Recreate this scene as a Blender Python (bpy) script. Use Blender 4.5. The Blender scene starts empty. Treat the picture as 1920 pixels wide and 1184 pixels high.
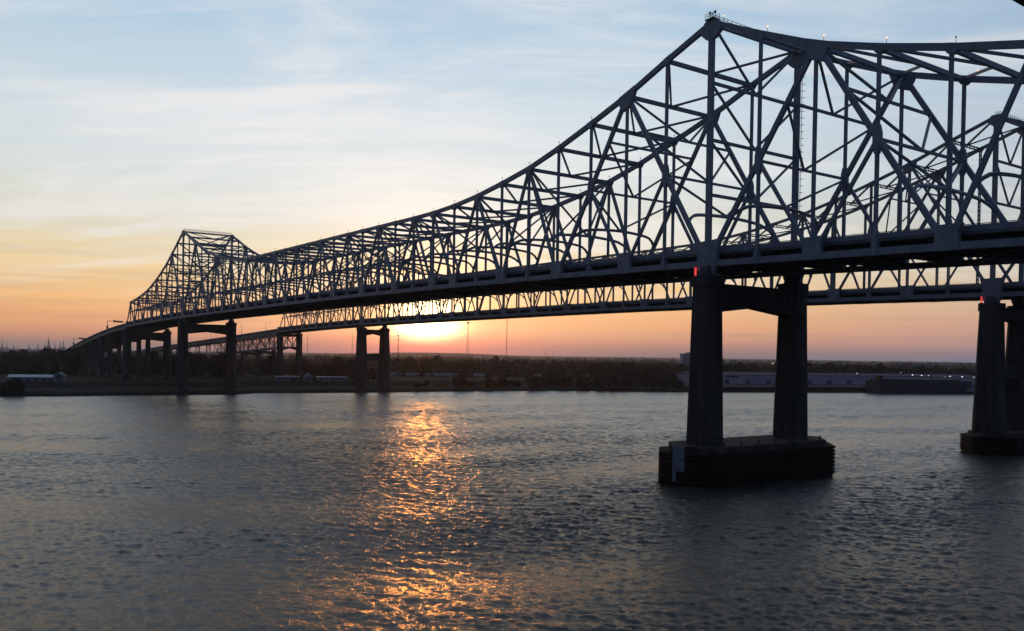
import bpy, math, random
import numpy as np
from mathutils import Vector, Matrix, Euler

random.seed(11)
rng = np.random.default_rng(11)
scene = bpy.context.scene
COL = scene.collection

# ------------------------------------------------------------------ camera
F, PITCH, ROLL, CY = 1631.05, -0.019835, 0.014039, 696.54   # pixels of the 1920 wide frame
H = 30.5
cam_data = bpy.data.cameras.new('camera')
cam = bpy.data.objects.new('camera', cam_data)
COL.objects.link(cam)
cam_data.sensor_width = 36.0
cam_data.lens = F / 1920 * 36.0
cam_data.shift_y = (CY - 592.0) / 1920.0
cam_data.clip_start = 0.2
cam_data.clip_end = 60000
cam.matrix_world = Matrix.Translation((0, 0, H)) @ (Matrix.Rotation(math.pi / 2 + PITCH, 4, 'X') @ Matrix.Rotation(ROLL, 4, 'Z'))
scene.camera = cam


def ray(x, y):
    """direction through a pixel of the 1920x1184 photograph (y component = depth)"""
    cr, sr = math.cos(ROLL), math.sin(ROLL)
    U, V = (x - 960) / F, (y - CY) / F
    u, v = U * cr + V * sr, -U * sr + V * cr
    c, s = math.cos(PITCH), math.sin(PITCH)
    return Vector((u, c + v * s, s - v * c))


def at(x, y, depth):
    r = ray(x, y)
    return Vector((0, 0, H)) + r * (depth / r.y)


# ------------------------------------------------------------------ world, sun, exposure
SUN = ray(800, 606).normalized()
SUN_EL, SUN_AZ = math.asin(SUN.z), math.atan2(SUN.x, SUN.y)


def lin(c):
    return tuple(((v / 255) / 12.92 if v / 255 <= 0.04045 else ((v / 255 + 0.055) / 1.055) ** 2.4) for v in c)


class NT:
    """small helper to wire shader nodes"""
    def __init__(self, tree):
        self.t = tree
        tree.nodes.clear()

    def n(self, kind, **kw):
        nd = self.t.nodes.new(kind)
        for k, v in kw.items():
            setattr(nd, k, v)
        return nd

    def put(self, sock, v):
        if hasattr(v, 'links'):
            self.t.links.new(v, sock)
        elif v is not None:
            sock.default_value = v

    def math(self, op, a, b=None, c=None, clamp=False):
        nd = self.n('ShaderNodeMath', operation=op, use_clamp=clamp)
        for i, v in enumerate((a, b, c)):
            if v is not None:
                self.put(nd.inputs[i], v)
        return nd.outputs[0]

    def vmath(self, op, a, b=None):
        nd = self.n('ShaderNodeVectorMath', operation=op)
        self.put(nd.inputs[0], a)
        if b is not None:
            self.put(nd.inputs[1], b)
        return nd.outputs['Value'] if op in ('DOT_PRODUCT', 'LENGTH') else nd.outputs[0]

    def mix(self, fac, a, b, mode='MIX'):
        nd = self.n('ShaderNodeMix', data_type='RGBA', blend_type=mode)
        self.put(nd.inputs[0], fac)
        self.put(nd.inputs[6], a if hasattr(a, 'links') else (*a, 1))
        self.put(nd.inputs[7], b if hasattr(b, 'links') else (*b, 1))
        return nd.outputs[2]

    def ramp(self, fac, stops):
        nd = self.n('ShaderNodeValToRGB')
        el = nd.color_ramp.elements
        while len(el) > 1:
            el.remove(el[-1])
        for i, (p, c) in enumerate(stops):
            e = el[0] if i == 0 else el.new(p)
            e.position = p
            e.color = (*c, 1) if len(c) == 3 else c
        self.put(nd.inputs[0], fac)
        return nd.outputs[0]

    def smooth(self, v, a, b):
        nd = self.n('ShaderNodeMapRange', interpolation_type='SMOOTHSTEP')
        self.put(nd.inputs[0], v)
        nd.inputs[1].default_value = a
        nd.inputs[2].default_value = b
        return nd.outputs[0]

    def noise(self, vec, scale, detail=4, rough=0.5, dist=0.0, dim='3D'):
        nd = self.n('ShaderNodeTexNoise', noise_dimensions=dim)
        if vec is not None:
            self.put(nd.inputs['Vector'], vec)
        nd.inputs['Scale'].default_value = scale
        nd.inputs['Detail'].default_value = detail
        nd.inputs['Roughness'].default_value = rough
        nd.inputs['Distortion'].default_value = dist
        return nd.outputs[0]

    def mapping(self, vec, loc=(0, 0, 0), rot=(0, 0, 0), scale=(1, 1, 1)):
        nd = self.n('ShaderNodeMapping')
        self.put(nd.inputs[0], vec)
        nd.inputs[1].default_value = loc
        nd.inputs[2].default_value = rot
        nd.inputs[3].default_value = scale
        return nd.outputs[0]


def build_world():
    w = bpy.data.worlds.new('World')
    scene.world = w
    w.use_nodes = True
    k = NT(w.node_tree)
    d = k.vmath('NORMALIZE', k.n('ShaderNodeTexCoord').outputs['Generated'])
    sep = k.n('ShaderNodeSeparateXYZ')
    k.put(sep.inputs[0], d)
    x, y, z = sep.outputs
    e = k.math('MAXIMUM', z, 0.0)
    f = k.math('POWER', e, 0.5)
    flat = k.vmath('NORMALIZE', k.vmath('MULTIPLY', d, (1, 1, 0)))
    sf = Vector((SUN.x, SUN.y, 0)).normalized()
    az = k.vmath('DOT_PRODUCT', flat, tuple(sf))
    # wisps of cirrus: noise on a plane high above, so they draw together towards the horizon
    inv = k.math('DIVIDE', 1.0, k.math('ADD', e, 0.16))
    cmb = k.n('ShaderNodeCombineXYZ')
    k.put(cmb.inputs[0], k.math('MULTIPLY', x, inv))
    k.put(cmb.inputs[1], k.math('MULTIPLY', y, inv))
    plane = cmb.outputs[0]
    c1 = k.noise(k.mapping(plane, (3.1, 1.7, 0), (0, 0, 0.42), (0.75, 2.1, 1)), 1.0, 8, 0.6, 0.7)
    c2 = k.noise(k.mapping(plane, (9.1, 4.7, 0), (0, 0, 0.30), (0.5, 3.6, 1)), 1.6, 9, 0.66, 1.0)
    c3 = k.noise(k.mapping(d, (0, 0, 2.3), (0, 0.0, 0), (2.2, 2.2, 62)), 1.0, 5, 0.55, 0.3)
    wob = k.math('MULTIPLY', k.math('SUBTRACT', c3, 0.5), 0.035)
    fw = k.math('ADD', f, k.math('MULTIPLY', wob, k.smooth(e, 0.0, 0.02)))
    sunny = k.ramp(fw, [(0.0, lin((128, 108, 118))), (0.07, lin((158, 122, 114))), (0.125, lin((208, 146, 114))),
                        (0.184, lin((234, 166, 110))), (0.243, lin((240, 188, 122))), (0.308, lin((232, 206, 154))),
                        (0.371, lin((216, 213, 196))), (0.432, lin((208, 217, 217))), (0.50, lin((201, 215, 223))),
                        (0.583, lin((172, 199, 220))), (0.64, lin((152, 184, 213))), (0.775, lin((96, 128, 172))),
                        (1.0, lin((52, 78, 120)))])
    behind = k.ramp(f, [(0.0, lin((34, 40, 58))), (0.2, lin((48, 54, 76))), (0.4, lin((66, 80, 110))),
                        (0.7, lin((60, 80, 118))), (1.0, lin((46, 66, 106)))])
    base = k.mix(k.smooth(az, 0.2, 0.93), behind, sunny)
    # left of the frame a touch greener and paler than the right
    base = k.mix(k.math('MULTIPLY', k.smooth(x, 0.1, 0.55), 0.55), base, k.mix(0.5, base, lin((120, 150, 190))))
    cl = k.math('ADD', k.math('MULTIPLY', k.smooth(c1, 0.44, 0.60), 0.75), k.math('MULTIPLY', k.smooth(c2, 0.44, 0.68), 0.42))
    cl = k.math('MULTIPLY', cl, k.math('MULTIPLY', k.smooth(az, 0.3, 0.9), k.smooth(e, 0.03, 0.12)))
    base = k.mix(k.math('MULTIPLY', cl, 0.62, clamp=True), base, lin((234, 231, 230)))
    dk = k.math('MULTIPLY', k.smooth(c3, 0.46, 0.64), k.math('MULTIPLY', k.smooth(e, 0.17, 0.02), 0.55))
    base = k.mix(dk, base, k.mix(0.45, base, lin((142, 112, 112))))
    # glow round the sun, swallowed by the murk close to the horizon
    cosr = k.vmath('DOT_PRODUCT', d, tuple(SUN))
    r = k.math('ARCCOSINE', k.math('MINIMUM', cosr, 1.0))
    clear = k.smooth(k.math('ADD', e, k.math('MULTIPLY', k.math('SUBTRACT', c3, 0.5), 0.016)), 0.003, 0.028)

    def fall(sc, p=1.0):
        q = k.math('DIVIDE', r, sc)
        if p != 1.0:
            q = k.math('POWER', q, p)
        return k.math('EXPONENT', k.math('MULTIPLY', q, -1.0))

    def scale(colr, fac):
        nd = k.n('ShaderNodeVectorMath', operation='SCALE')
        nd.inputs[0].default_value = colr
        k.put(nd.inputs['Scale'], fac)
        return nd.outputs[0]

    glow = scale((5.0, 4.0, 2.3), k.math('MULTIPLY', fall(0.030, 2.0), k.math('POWER', clear, 1.5)))
    glow = k.vmath('ADD', glow, scale((1.85, 0.85, 0.20), k.math('MULTIPLY', fall(0.052), clear)))
    glow = k.vmath('ADD', glow, scale((0.17, 0.17, 0.165), k.math('MULTIPLY', fall(0.27), clear)))
    glow = k.vmath('ADD', glow, scale((1.25, 0.12, 0.07), k.math('MULTIPLY', fall(0.075), k.math('SUBTRACT', 1.0, clear))))
    total = k.vmath('ADD', base, glow)
    # the physical sky adds its own thin scatter
    sky = k.n('ShaderNodeTexSky', sky_type='NISHITA')
    sky.sun_disc = False
    sky.sun_elevation = SUN_EL
    sky.sun_rotation = SUN_AZ
    sky.air_density, sky.dust_density, sky.ozone_density = 1.0, 2.0, 1.0
    b1 = k.n('ShaderNodeBackground')
    k.put(b1.inputs[0], total)
    b1.inputs[1].default_value = 1.0
    b2 = k.n('ShaderNodeBackground')
    k.put(b2.inputs[0], sky.outputs[0])
    b2.inputs[1].default_value = 0.004
    add = k.n('ShaderNodeAddShader')
    k.put(add.inputs[0], b1.outputs[0])
    k.put(add.inputs[1], b2.outputs[0])
    out = k.n('ShaderNodeOutputWorld')
    k.put(out.inputs[0], add.outputs[0])


build_world()
sl = bpy.data.lights.new('sun', 'SUN')
sl.energy = 0.13
sl.angle = math.radians(2.0)    # a sun blurred by thick haze
sl.color = (1.0, 0.29, 0.02)
so = bpy.data.objects.new('sun', sl)
COL.objects.link(so)
so.rotation_euler = (-SUN).to_track_quat('-Z', 'Y').to_euler()
so.location = (-300, 3000, 400)
scene.view_settings.view_transform = 'Standard'
scene.view_settings.look = 'None'
scene.view_settings.exposure = 0.0
scene.view_settings.gamma = 1.0
scene.view_settings.use_curve_mapping = False
scene.render.engine = 'CYCLES'
scene.cycles.use_denoising = True
scene.cycles.max_bounces = 6
scene.cycles.volume_bounces = 0
scene.cycles.sample_clamp_indirect = 4.0

# ------------------------------------------------------------------ materials


def mat(name, build):
    m = bpy.data.materials.new(name)
    m.use_nodes = True
    k = NT(m.node_tree)
    b = k.n('ShaderNodeBsdfPrincipled')
    o = k.n('ShaderNodeOutputMaterial')
    k.put(o.inputs[0], b.outputs[0])
    build(k, b)
    return m


def two_tone(c1, c2, scale, rough=0.7, metallic=0.0, stretch=(1, 1, 1), bump=0.0, detail=5, lo=0.35, hi=0.68):
    def f(k, b):
        co = k.mapping(k.n('ShaderNodeTexCoord').outputs['Object'], scale=stretch)
        v = k.noise(co, scale, detail, 0.6)
        k.put(b.inputs['Base Color'], k.mix(k.smooth(v, lo, hi), c1, c2))
        b.inputs['Roughness'].default_value = rough
        b.inputs['Metallic'].default_value = metallic
        b.inputs['Specular IOR Level'].default_value = 0.5 if rough < 0.6 else (0.25 if rough < 0.8 else 0.03)
        if bump:
            bp = k.n('ShaderNodeBump')
            bp.inputs['Distance'].default_value = bump
            k.put(bp.inputs['Height'], v)
            k.put(b.inputs['Normal'], bp.outputs[0])
    return f


def emit(colr, s):
    def f(k, b):
        b.inputs['Base Color'].default_value = (*colr, 1)
        b.inputs['Emission Color'].default_value = (*colr, 1)
        b.inputs['Emission Strength'].default_value = s
    return f


M = {}
def paint(c1, c2, rust):
    def f(k, b):
        co = k.n('ShaderNodeTexCoord').outputs['Object']
        v = k.noise(co, 0.35, 6, 0.6)
        st = k.noise(k.mapping(co, scale=(1.6, 1.6, 0.16)), 0.8, 6, 0.65)
        sp = k.noise(co, 2.6, 3, 0.5)
        c = k.mix(k.smooth(v, 0.35, 0.68), c1, c2)
        c = k.mix(k.math('MULTIPLY', k.smooth(st, 0.56, 0.74), rust), c, (0.10, 0.062, 0.042))
        c = k.mix(k.math('MULTIPLY', k.smooth(sp, 0.6, 0.7), 0.25), c, (0.10, 0.10, 0.10))
        k.put(b.inputs['Base Color'], c)
        b.inputs['Roughness'].default_value = 0.55
        b.inputs['Specular IOR Level'].default_value = 0.4
    return f


M['steel'] = mat('painted_steel', paint((0.20, 0.225, 0.25), (0.28, 0.30, 0.32), 0.45))
M['old_steel'] = mat('weathered_steel', paint((0.20, 0.215, 0.23), (0.27, 0.265, 0.25), 0.7))
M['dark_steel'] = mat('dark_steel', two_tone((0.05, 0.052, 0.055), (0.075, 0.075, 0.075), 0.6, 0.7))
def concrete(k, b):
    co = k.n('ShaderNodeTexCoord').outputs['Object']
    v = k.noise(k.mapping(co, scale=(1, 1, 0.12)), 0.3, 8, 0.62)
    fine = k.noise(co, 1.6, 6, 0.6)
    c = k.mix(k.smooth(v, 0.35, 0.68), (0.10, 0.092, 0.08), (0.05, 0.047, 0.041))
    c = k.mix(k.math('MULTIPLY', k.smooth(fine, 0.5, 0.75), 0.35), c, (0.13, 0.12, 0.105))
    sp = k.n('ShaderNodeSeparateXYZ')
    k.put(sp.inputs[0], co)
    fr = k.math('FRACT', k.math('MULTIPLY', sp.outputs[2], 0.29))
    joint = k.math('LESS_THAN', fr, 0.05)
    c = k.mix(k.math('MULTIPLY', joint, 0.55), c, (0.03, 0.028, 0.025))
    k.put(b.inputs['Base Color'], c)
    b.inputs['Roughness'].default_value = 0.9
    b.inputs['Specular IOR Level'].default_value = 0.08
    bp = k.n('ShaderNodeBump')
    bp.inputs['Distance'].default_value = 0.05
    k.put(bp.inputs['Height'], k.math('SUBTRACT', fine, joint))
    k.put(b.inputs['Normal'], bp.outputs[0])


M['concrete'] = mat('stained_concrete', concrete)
M['deck'] = mat('deck_concrete', two_tone((0.14, 0.14, 0.14), (0.2, 0.195, 0.19), 0.3, 0.9))
M['asphalt'] = mat('asphalt', two_tone((0.045, 0.045, 0.048), (0.06, 0.06, 0.06), 0.6, 0.9))
def timber(k, b):
    co = k.n('ShaderNodeTexCoord').outputs['Object']
    v = k.noise(k.mapping(co, scale=(0.35, 0.35, 3)), 0.9, 6, 0.65)
    c = k.mix(k.smooth(v, 0.35, 0.68), (0.024, 0.019, 0.016), (0.055, 0.041, 0.031))
    sp = k.n('ShaderNodeSeparateXYZ')
    k.put(sp.inputs[0], co)
    edge = k.math('ADD', sp.outputs[2], k.math('MULTIPLY', k.noise(co, 0.5, 4), 1.4))
    c = k.mix(k.smooth(edge, 2.6, 1.9), c, (0.022, 0.026, 0.016))
    k.put(b.inputs['Base Color'], c)
    b.inputs['Roughness'].default_value = 0.9
    b.inputs['Specular IOR Level'].default_value = 0.08


M['timber'] = mat('creosoted_timber', timber)
M['board'] = mat('white_painted_board', two_tone((0.33, 0.33, 0.32), (0.22, 0.215, 0.205), 0.7, 0.7))
M['ink'] = mat('black_paint', two_tone((0.02, 0.02, 0.02), (0.03, 0.03, 0.03), 1, 0.7))
M['bark'] = mat('bark', two_tone((0.06, 0.045, 0.035), (0.10, 0.08, 0.06), 2.0, 0.95))
M['leaf_dark'] = mat('dark_foliage', two_tone((0.020, 0.030, 0.020), (0.040, 0.048, 0.030), 0.25, 0.9))
M['leaf_brown'] = mat('winter_foliage', two_tone((0.040, 0.034, 0.026), (0.065, 0.055, 0.040), 0.25, 0.9))
M['leaf_olive'] = mat('olive_foliage', two_tone((0.032, 0.038, 0.022), (0.056, 0.058, 0.034), 0.25, 0.9))
M['ground'] = mat('grass_and_mud', two_tone((0.018, 0.024, 0.014), (0.040, 0.038, 0.030), 0.03, 0.95, detail=9))
M['stone'] = mat('riprap_stone', two_tone((0.20, 0.19, 0.18), (0.11, 0.105, 0.10), 0.25, 0.95, bump=0.3, detail=9))
M['white_wall'] = mat('white_siding', two_tone((0.27, 0.28, 0.30), (0.20, 0.21, 0.23), 0.2, 0.8))
M['pale_roof'] = mat('pale_metal_roof', two_tone((0.72, 0.72, 0.70), (0.58, 0.58, 0.57), 0.15, 0.5))
M['lilac_wall'] = mat('lilac_metal_siding', two_tone((0.46, 0.37, 0.43), (0.38, 0.31, 0.37), 0.12, 0.7, stretch=(1, 1, 0.2)))
M['blue_door'] = mat('blue_roller_door', two_tone((0.10, 0.13, 0.18), (0.07, 0.09, 0.13), 0.5, 0.6))
M['grey_wall'] = mat('grey_concrete_wall', two_tone((0.36, 0.36, 0.38), (0.28, 0.28, 0.30), 0.1, 0.85))
M['grey_roof'] = mat('dull_grey_roof', two_tone((0.13, 0.125, 0.135), (0.09, 0.088, 0.095), 0.1, 0.85))
M['glass'] = mat('dark_window_glass', two_tone((0.05, 0.06, 0.07), (0.07, 0.08, 0.09), 0.3, 0.15))
M['hull'] = mat('dark_blue_hull', two_tone((0.018, 0.024, 0.045), (0.03, 0.032, 0.045), 0.12, 0.75))
M['rust'] = mat('rusty_steel', two_tone((0.12, 0.06, 0.04), (0.08, 0.05, 0.045), 0.4, 0.8))
M['truck'] = mat('white_trailer', two_tone((0.38, 0.38, 0.43), (0.28, 0.28, 0.32), 0.3, 0.5))
M['truck_blue'] = mat('blue_trailer', two_tone((0.30, 0.34, 0.52), (0.24, 0.28, 0.45), 0.3, 0.5))
M['red_lamp'] = mat('red_lamp', emit((1.0, 0.07, 0.06), 0.75))
M['warm_lamp'] = mat('warm_lamp', emit((1.0, 0.55, 0.28), 1.8))
M['white_lamp'] = mat('white_lamp', emit((0.85, 0.95, 1.0), 1.8))
M['sign'] = mat('sign_panel_back', two_tone((0.12, 0.13, 0.13), (0.16, 0.16, 0.16), 0.6, 0.6))


def water(k, b):
    co = k.n('ShaderNodeTexCoord').outputs['Object']
    small = k.noise(k.mapping(co, rot=(0, 0, -0.15), scale=(1.9, 2.9, 1)), 1.0, 5, 0.66, 0.9)
    bp = k.n('ShaderNodeBump')
    bp.inputs['Strength'].default_value = 1.0
    bp.inputs['Distance'].default_value = 0.17
    k.put(bp.inputs['Height'], small)
    k.put(b.inputs['Normal'], bp.outputs[0])
    b.inputs['Base Color'].default_value = (0.068, 0.066, 0.048, 1)
    sp = k.n('ShaderNodeSeparateXYZ')
    k.put(sp.inputs[0], co)
    mr = k.n('ShaderNodeMapRange')
    k.put(mr.inputs[0], sp.outputs[1])
    for i, v in enumerate((120.0, 520.0, 0.085, 0.26)):
        mr.inputs[i + 1].default_value = v
    k.put(b.inputs['Roughness'], mr.outputs[0])
    b.inputs['IOR'].default_value = 1.33


M['water'] = mat('river_water', water)

# ------------------------------------------------------------------ mesh building


class MB:
    """collects shapes and links them as one mesh object"""
    def __init__(self):
        self.v, self.f = [], []

    def add(self, vs, fs):
        o = len(self.v)
        self.v.extend([tuple(p) for p in vs])
        self.f.extend([tuple(o + i for i in q) for q in fs])

    def box(self, lo, hi):
        x0, y0, z0 = lo
        x1, y1, z1 = hi
        self.add([(x0, y0, z0), (x1, y0, z0), (x1, y1, z0), (x0, y1, z0), (x0, y0, z1), (x1, y0, z1), (x1, y1, z1), (x0, y1, z1)],
                 [(0, 3, 2, 1), (4, 5, 6, 7), (0, 1, 5, 4), (1, 2, 6, 5), (2, 3, 7, 6), (3, 0, 4, 7)])

    def bar(self, p, q, w, h, side):
        """box from p to q: w across along 'side', h across the third direction"""
        self.sweep([p, q], w, h, side)

    def sweep(self, pts, w, h, side, cap=True):
        pts = [Vector(p) for p in pts]
        side = Vector(side).normalized()
        rings = []
        for i, p in enumerate(pts):
            a = (pts[i] - pts[i - 1]).normalized() if i else (pts[1] - pts[0]).normalized()
            b = (pts[i + 1] - pts[i]).normalized() if i < len(pts) - 1 else a
            t = (a + b).normalized()
            s = (side - t * side.dot(t)).normalized()
            u = t.cross(s).normalized() / max(0.5, t.dot(a))
            rings.append([p + s * (w / 2) * i1 + u * (h / 2) * i2 for i1, i2 in ((-1, -1), (1, -1), (1, 1), (-1, 1))])
        vs = [v for r in rings for v in r]
        fs = []
        for i in range(len(rings) - 1):
            for j in range(4):
                fs.append((i * 4 + j, i * 4 + (j + 1) % 4, i * 4 + 4 + (j + 1) % 4, i * 4 + 4 + j))
        fs.append((3, 2, 1, 0))
        n = len(rings) * 4 - 4
        fs.append((n, n + 1, n + 2, n + 3))
        self.add(vs, fs)

    def prism(self, poly, z0, z1, scale_top=None):
        n = len(poly)
        top = scale_top or poly
        vs = [(x, y, z0) for x, y in poly] + [(x, y, z1) for x, y in top]
        fs = [tuple(range(n - 1, -1, -1)), tuple(range(n, 2 * n))]
        fs += [(i, (i + 1) % n, n + (i + 1) % n, n + i) for i in range(n)]
        self.add(vs, fs)

    def plate(self, poly, y0, y1):
        """polygon in the x-z plane, thick from y0 to y1"""
        n = len(poly)
        vs = [(x, y0, z) for x, z in poly] + [(x, y1, z) for x, z in poly]
        fs = [tuple(range(n)), tuple(range(2 * n - 1, n - 1, -1))]
        fs += [(i, n + i, n + (i + 1) % n, (i + 1) % n) for i in range(n)]
        self.add(vs, fs)

    def tube(self, p, q, r0, r1=None, n=8):
        r1 = r0 if r1 is None else r1
        p, q = Vector(p), Vector(q)
        t = (q - p).normalized()
        a = t.orthogonal().normalized()
        b = t.cross(a)
        vs = [p + (a * math.cos(2 * math.pi * i / n) + b * math.sin(2 * math.pi * i / n)) * r0 for i in range(n)]
        vs += [q + (a * math.cos(2 * math.pi * i / n) + b * math.sin(2 * math.pi * i / n)) * r1 for i in range(n)]
        fs = [(i, (i + 1) % n, n + (i + 1) % n, n + i) for i in range(n)]
        fs += [tuple(range(n - 1, -1, -1)), tuple(range(n, 2 * n))]
        self.add(vs, fs)

    def join(self, o):
        self.add(o.v, o.f)

    def centre(self):
        a = np.array(self.v)
        return (a.min(0) + a.max(0)) / 2

    def build(self, name, m, parent=None):
        me = bpy.data.meshes.new(name)
        me.from_pydata(self.v, [], self.f)
        me.materials.append(m)
        o = bpy.data.objects.new(name, me)
        COL.objects.link(o)
        if parent is not None:
            o.parent = parent
        return o


def tag(o, label=None, cat=None, group=None, kind=None):
    if label:
        o['label'] = label
    if cat:
        o['category'] = cat
    if group:
        o['group'] = group
    if kind:
        o['kind'] = kind
    return o


def thing(name, loc, rz, label, cat, group=None):
    o = bpy.data.objects.new(name, None)
    COL.objects.link(o)
    o.location = loc
    o.rotation_euler = (0, 0, rz)
    return tag(o, label, cat, group)


def copy_thing(root, loc, rz=0.0, scale=None, label=None):
    r = root.copy()
    COL.objects.link(r)
    r.location = loc
    r.rotation_euler = (0, 0, rz)
    if scale:
        r.scale = scale
    if label:
        r['label'] = label
    for ch in list(root.children):
        c = ch.copy()
        COL.objects.link(c)
        c.parent = r
        for g in ch.children:
            gg = g.copy()
            COL.objects.link(gg)
            gg.parent = c
    return r


# ------------------------------------------------------------------ river and banks
TH = 0.617438
D = Vector((-math.sin(TH), math.cos(TH), 0))
N = Vector((math.cos(TH), math.sin(TH), 0))
RZ = math.atan2(D.y, D.x)
NEW0 = Vector((48.006, 215.468, 0))
OLD0 = Vector((159.7, 290.48, 0))
W_NEW, W_OLD = 33.66, 20.0

SHORE = [(-6000, -1500), (-1500, 150), (-700, 420), (-430, 508), (-320, 545), (-286, 556), (-250, 579), (-210, 600), (-193, 606), (-185, 631),
         (-145, 650), (-106, 667), (-43, 707), (10, 733), (65, 754), (155, 764), (261, 787), (446, 834), (800, 930), (2200, 1330), (9000, 3200)]
SH_N = Vector((-0.353, 0.936, 0))


def shore_y(x):
    for (x0, y0), (x1, y1) in zip(SHORE, SHORE[1:]):
        if x0 <= x <= x1:
            return y0 + (y1 - y0) * (x - x0) / (x1 - x0)
    return SHORE[-1][1]


# the river: wind waves as a displaced sheet where it can be seen, a flat sheet round it
def wave_field(x, y, spacing):
    z = np.zeros_like(x)
    wr = np.random.default_rng(5)
    n = 110
    q = x * 0.936 + y * 0.353          # along the current
    r = -x * 0.353 + y * 0.936
    patch = 0.95 + 0.38 * np.sin(q * 0.013 + 1.3 * np.sin(r * 0.02)) * np.sin(r * 0.045 + 0.9 * np.sin(q * 0.017)) \
        + 0.36 * np.sin(r * 0.11 + 1.8 * np.sin(q * 0.021 + 0.5)) * np.sin(q * 0.03 + r * 0.012 + 2.0)
    for bx, by in ((75.0, 228.0), (176.0, 300.0)):          # slick eddies trailing down-stream of the pier bases
        a = (x - bx) * 0.936 + (y - by) * 0.353
        c = -(x - bx) * 0.353 + (y - by) * 0.936
        c = c + 2.5 * np.sin(a * 0.09) + 1.2 * np.sin(a * 0.23 + 1)
        wd = 5.0 + np.clip(a, 0, 200) * 0.07
        patch = patch - 0.55 * np.exp(-(c / wd) ** 2) * np.clip(a / 8, 0, 1) * np.clip(1 - a / 150, 0, 1)
    patch = np.clip(patch, 0.22, 1.6)
    for i in range(n):
        lam = 0.5 * (6.5 / 0.5) ** ((i + wr.random()) / n)
        ang = -math.pi / 2 - 0.50 + wr.normal() * 0.55
        kk = 2 * math.pi / lam
        slope = 0.29 / math.sqrt(n) * 1.414 * (1.0 if 0.8 < lam < 2.6 else 0.5)
        damp = np.clip((lam / spacing - 1.7) / 1.6, 0, 1)
        ph = kk * (x * math.cos(ang) + y * math.sin(ang)) + wr.random() * 6.283
        w = np.sin(ph + 0.35 * np.sin(ph + 1.2))
        z += slope / kk * w * damp
    return z * patch


ys = [20.0]
while ys[-1] < 860:
    ys.append(ys[-1] * (1.0018 if ys[-1] > 82 else 1.02))
ys = np.array(ys)
us = np.concatenate([np.linspace(-1.9, -0.70, 70)[:-1], np.linspace(-0.70, 0.70, 740), np.linspace(0.70, 1.9, 70)[1:]])
gy, gu = np.meshgrid(ys, us, indexing='ij')
gsp = np.maximum(np.gradient(ys)[:, None] * 1.05, gy * np.gradient(us)[None, :])
gx = gy * gu
gz = wave_field(gx, gy, gsp)
nr, nc = gx.shape
wv = np.stack([gx, gy, gz], -1).reshape(-1, 3)
idx = np.arange(nr * nc).reshape(nr, nc)
wq = np.stack([idx[:-1, :-1], idx[:-1, 1:], idx[1:, 1:], idx[1:, :-1]], -1).reshape(-1, 4)
apron = np.array([(-14000, -3000, -0.5), (14000, -3000, -0.5), (14000, 4000, -0.5), (-14000, 4000, -0.5)], float)
wq = np.concatenate([wq, np.array([[0, 1, 2, 3]]) + len(wv)])
wv = np.concatenate([wv, apron])
me = bpy.data.meshes.new('water')
me.vertices.add(len(wv))
me.vertices.foreach_set('co', wv.astype(np.float32).ravel())
me.loops.add(len(wq) * 4)
me.loops.foreach_set('vertex_index', wq.astype(np.int32).ravel())
me.polygons.add(len(wq))
me.polygons.foreach_set('loop_start', np.arange(0, len(wq) * 4, 4, dtype=np.int32))
me.polygons.foreach_set('use_smooth', np.ones(len(wq), dtype=bool))
me.update()
me.materials.append(M['water'])
wo = bpy.data.objects.new('water', me)
COL.objects.link(wo)
wo.location.z = -0.55
tag(wo, kind='structure')

prof = [(-2, -1.5), (0.5, 0.3), (3, 1.3), (10, 2.0), (30, 2.6), (46, 3.0), (58, 6.2), (64, 6.3), (80, 2.9), (140, 2.8), (400, 2.8), (1500, 2.8), (5000, 2.8), (15000, 2.8)]
fine = []
for (x0, y0), (x1, y1) in zip(SHORE, SHORE[1:]):
    n = max(1, min(60, int(math.hypot(x1 - x0, y1 - y0) / 5)))
    if abs(x0) > 900 or abs(x1) > 900:
        n = 12
    for i in range(n):
        fine.append((x0 + (x1 - x0) * i / n, y0 + (y1 - y0) * i / n))
fine.append(SHORE[-1])
vs, fs = [], []
for (x, y) in fine:
    for j, (o, z) in enumerate(prof):
        jit = 0 if j > 9 else random.uniform(-1, 1)
        oo = o + (jit * 0.9 if j < 5 else jit * 2)
        if 140 < x < 900:
            z = min(z, 2.5)
        vs.append((x + SH_N.x * oo, y + SH_N.y * oo, z + (jit * 0.12 if j > 1 else 0)))
m_ = len(prof)
for i in range(len(fine) - 1):
    for j in range(m_ - 1):
        fs.append((i * m_ + j, (i + 1) * m_ + j, (i + 1) * m_ + j + 1, i * m_ + j + 1))
mb = MB()
mb.add(vs, fs)
tag(mb.build('ground', M['ground']), kind='structure')

# ------------------------------------------------------------------ bridges


def L(s, t, z):
    """point of a bridge's own frame: s along the deck (m), t across from the near truss, z up"""
    return Vector((s, -t, z))


P_ = 15.0
ZT = {0: 112.6, 1: 107.4, 2: 101.8, 3: 97.2, 4: 92.9, 5: 89.3, 6: 86.8, 7: 84.7, 8: 83.3, 9: 82.6, 10: 82.4}
ZA = [112.8, 106.0, 99.4, 93.4, 88.3, 83.8, 79.9, 76.8, 74.4, 72.6, 71.2, 69.8]
ZN = [112.6, 105.6, 99.0, 94.2, 90.0, 86.4, 83.4, 80.8, 78.6, 76.6, 75.0, 73.8]


def ztop(s):
    if s < 0:
        return ZN[-s]
    if s > 32:
        return ZA[s - 32]
    q = min(s, 32 - s)
    return ZT[min(q, 10)]


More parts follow.
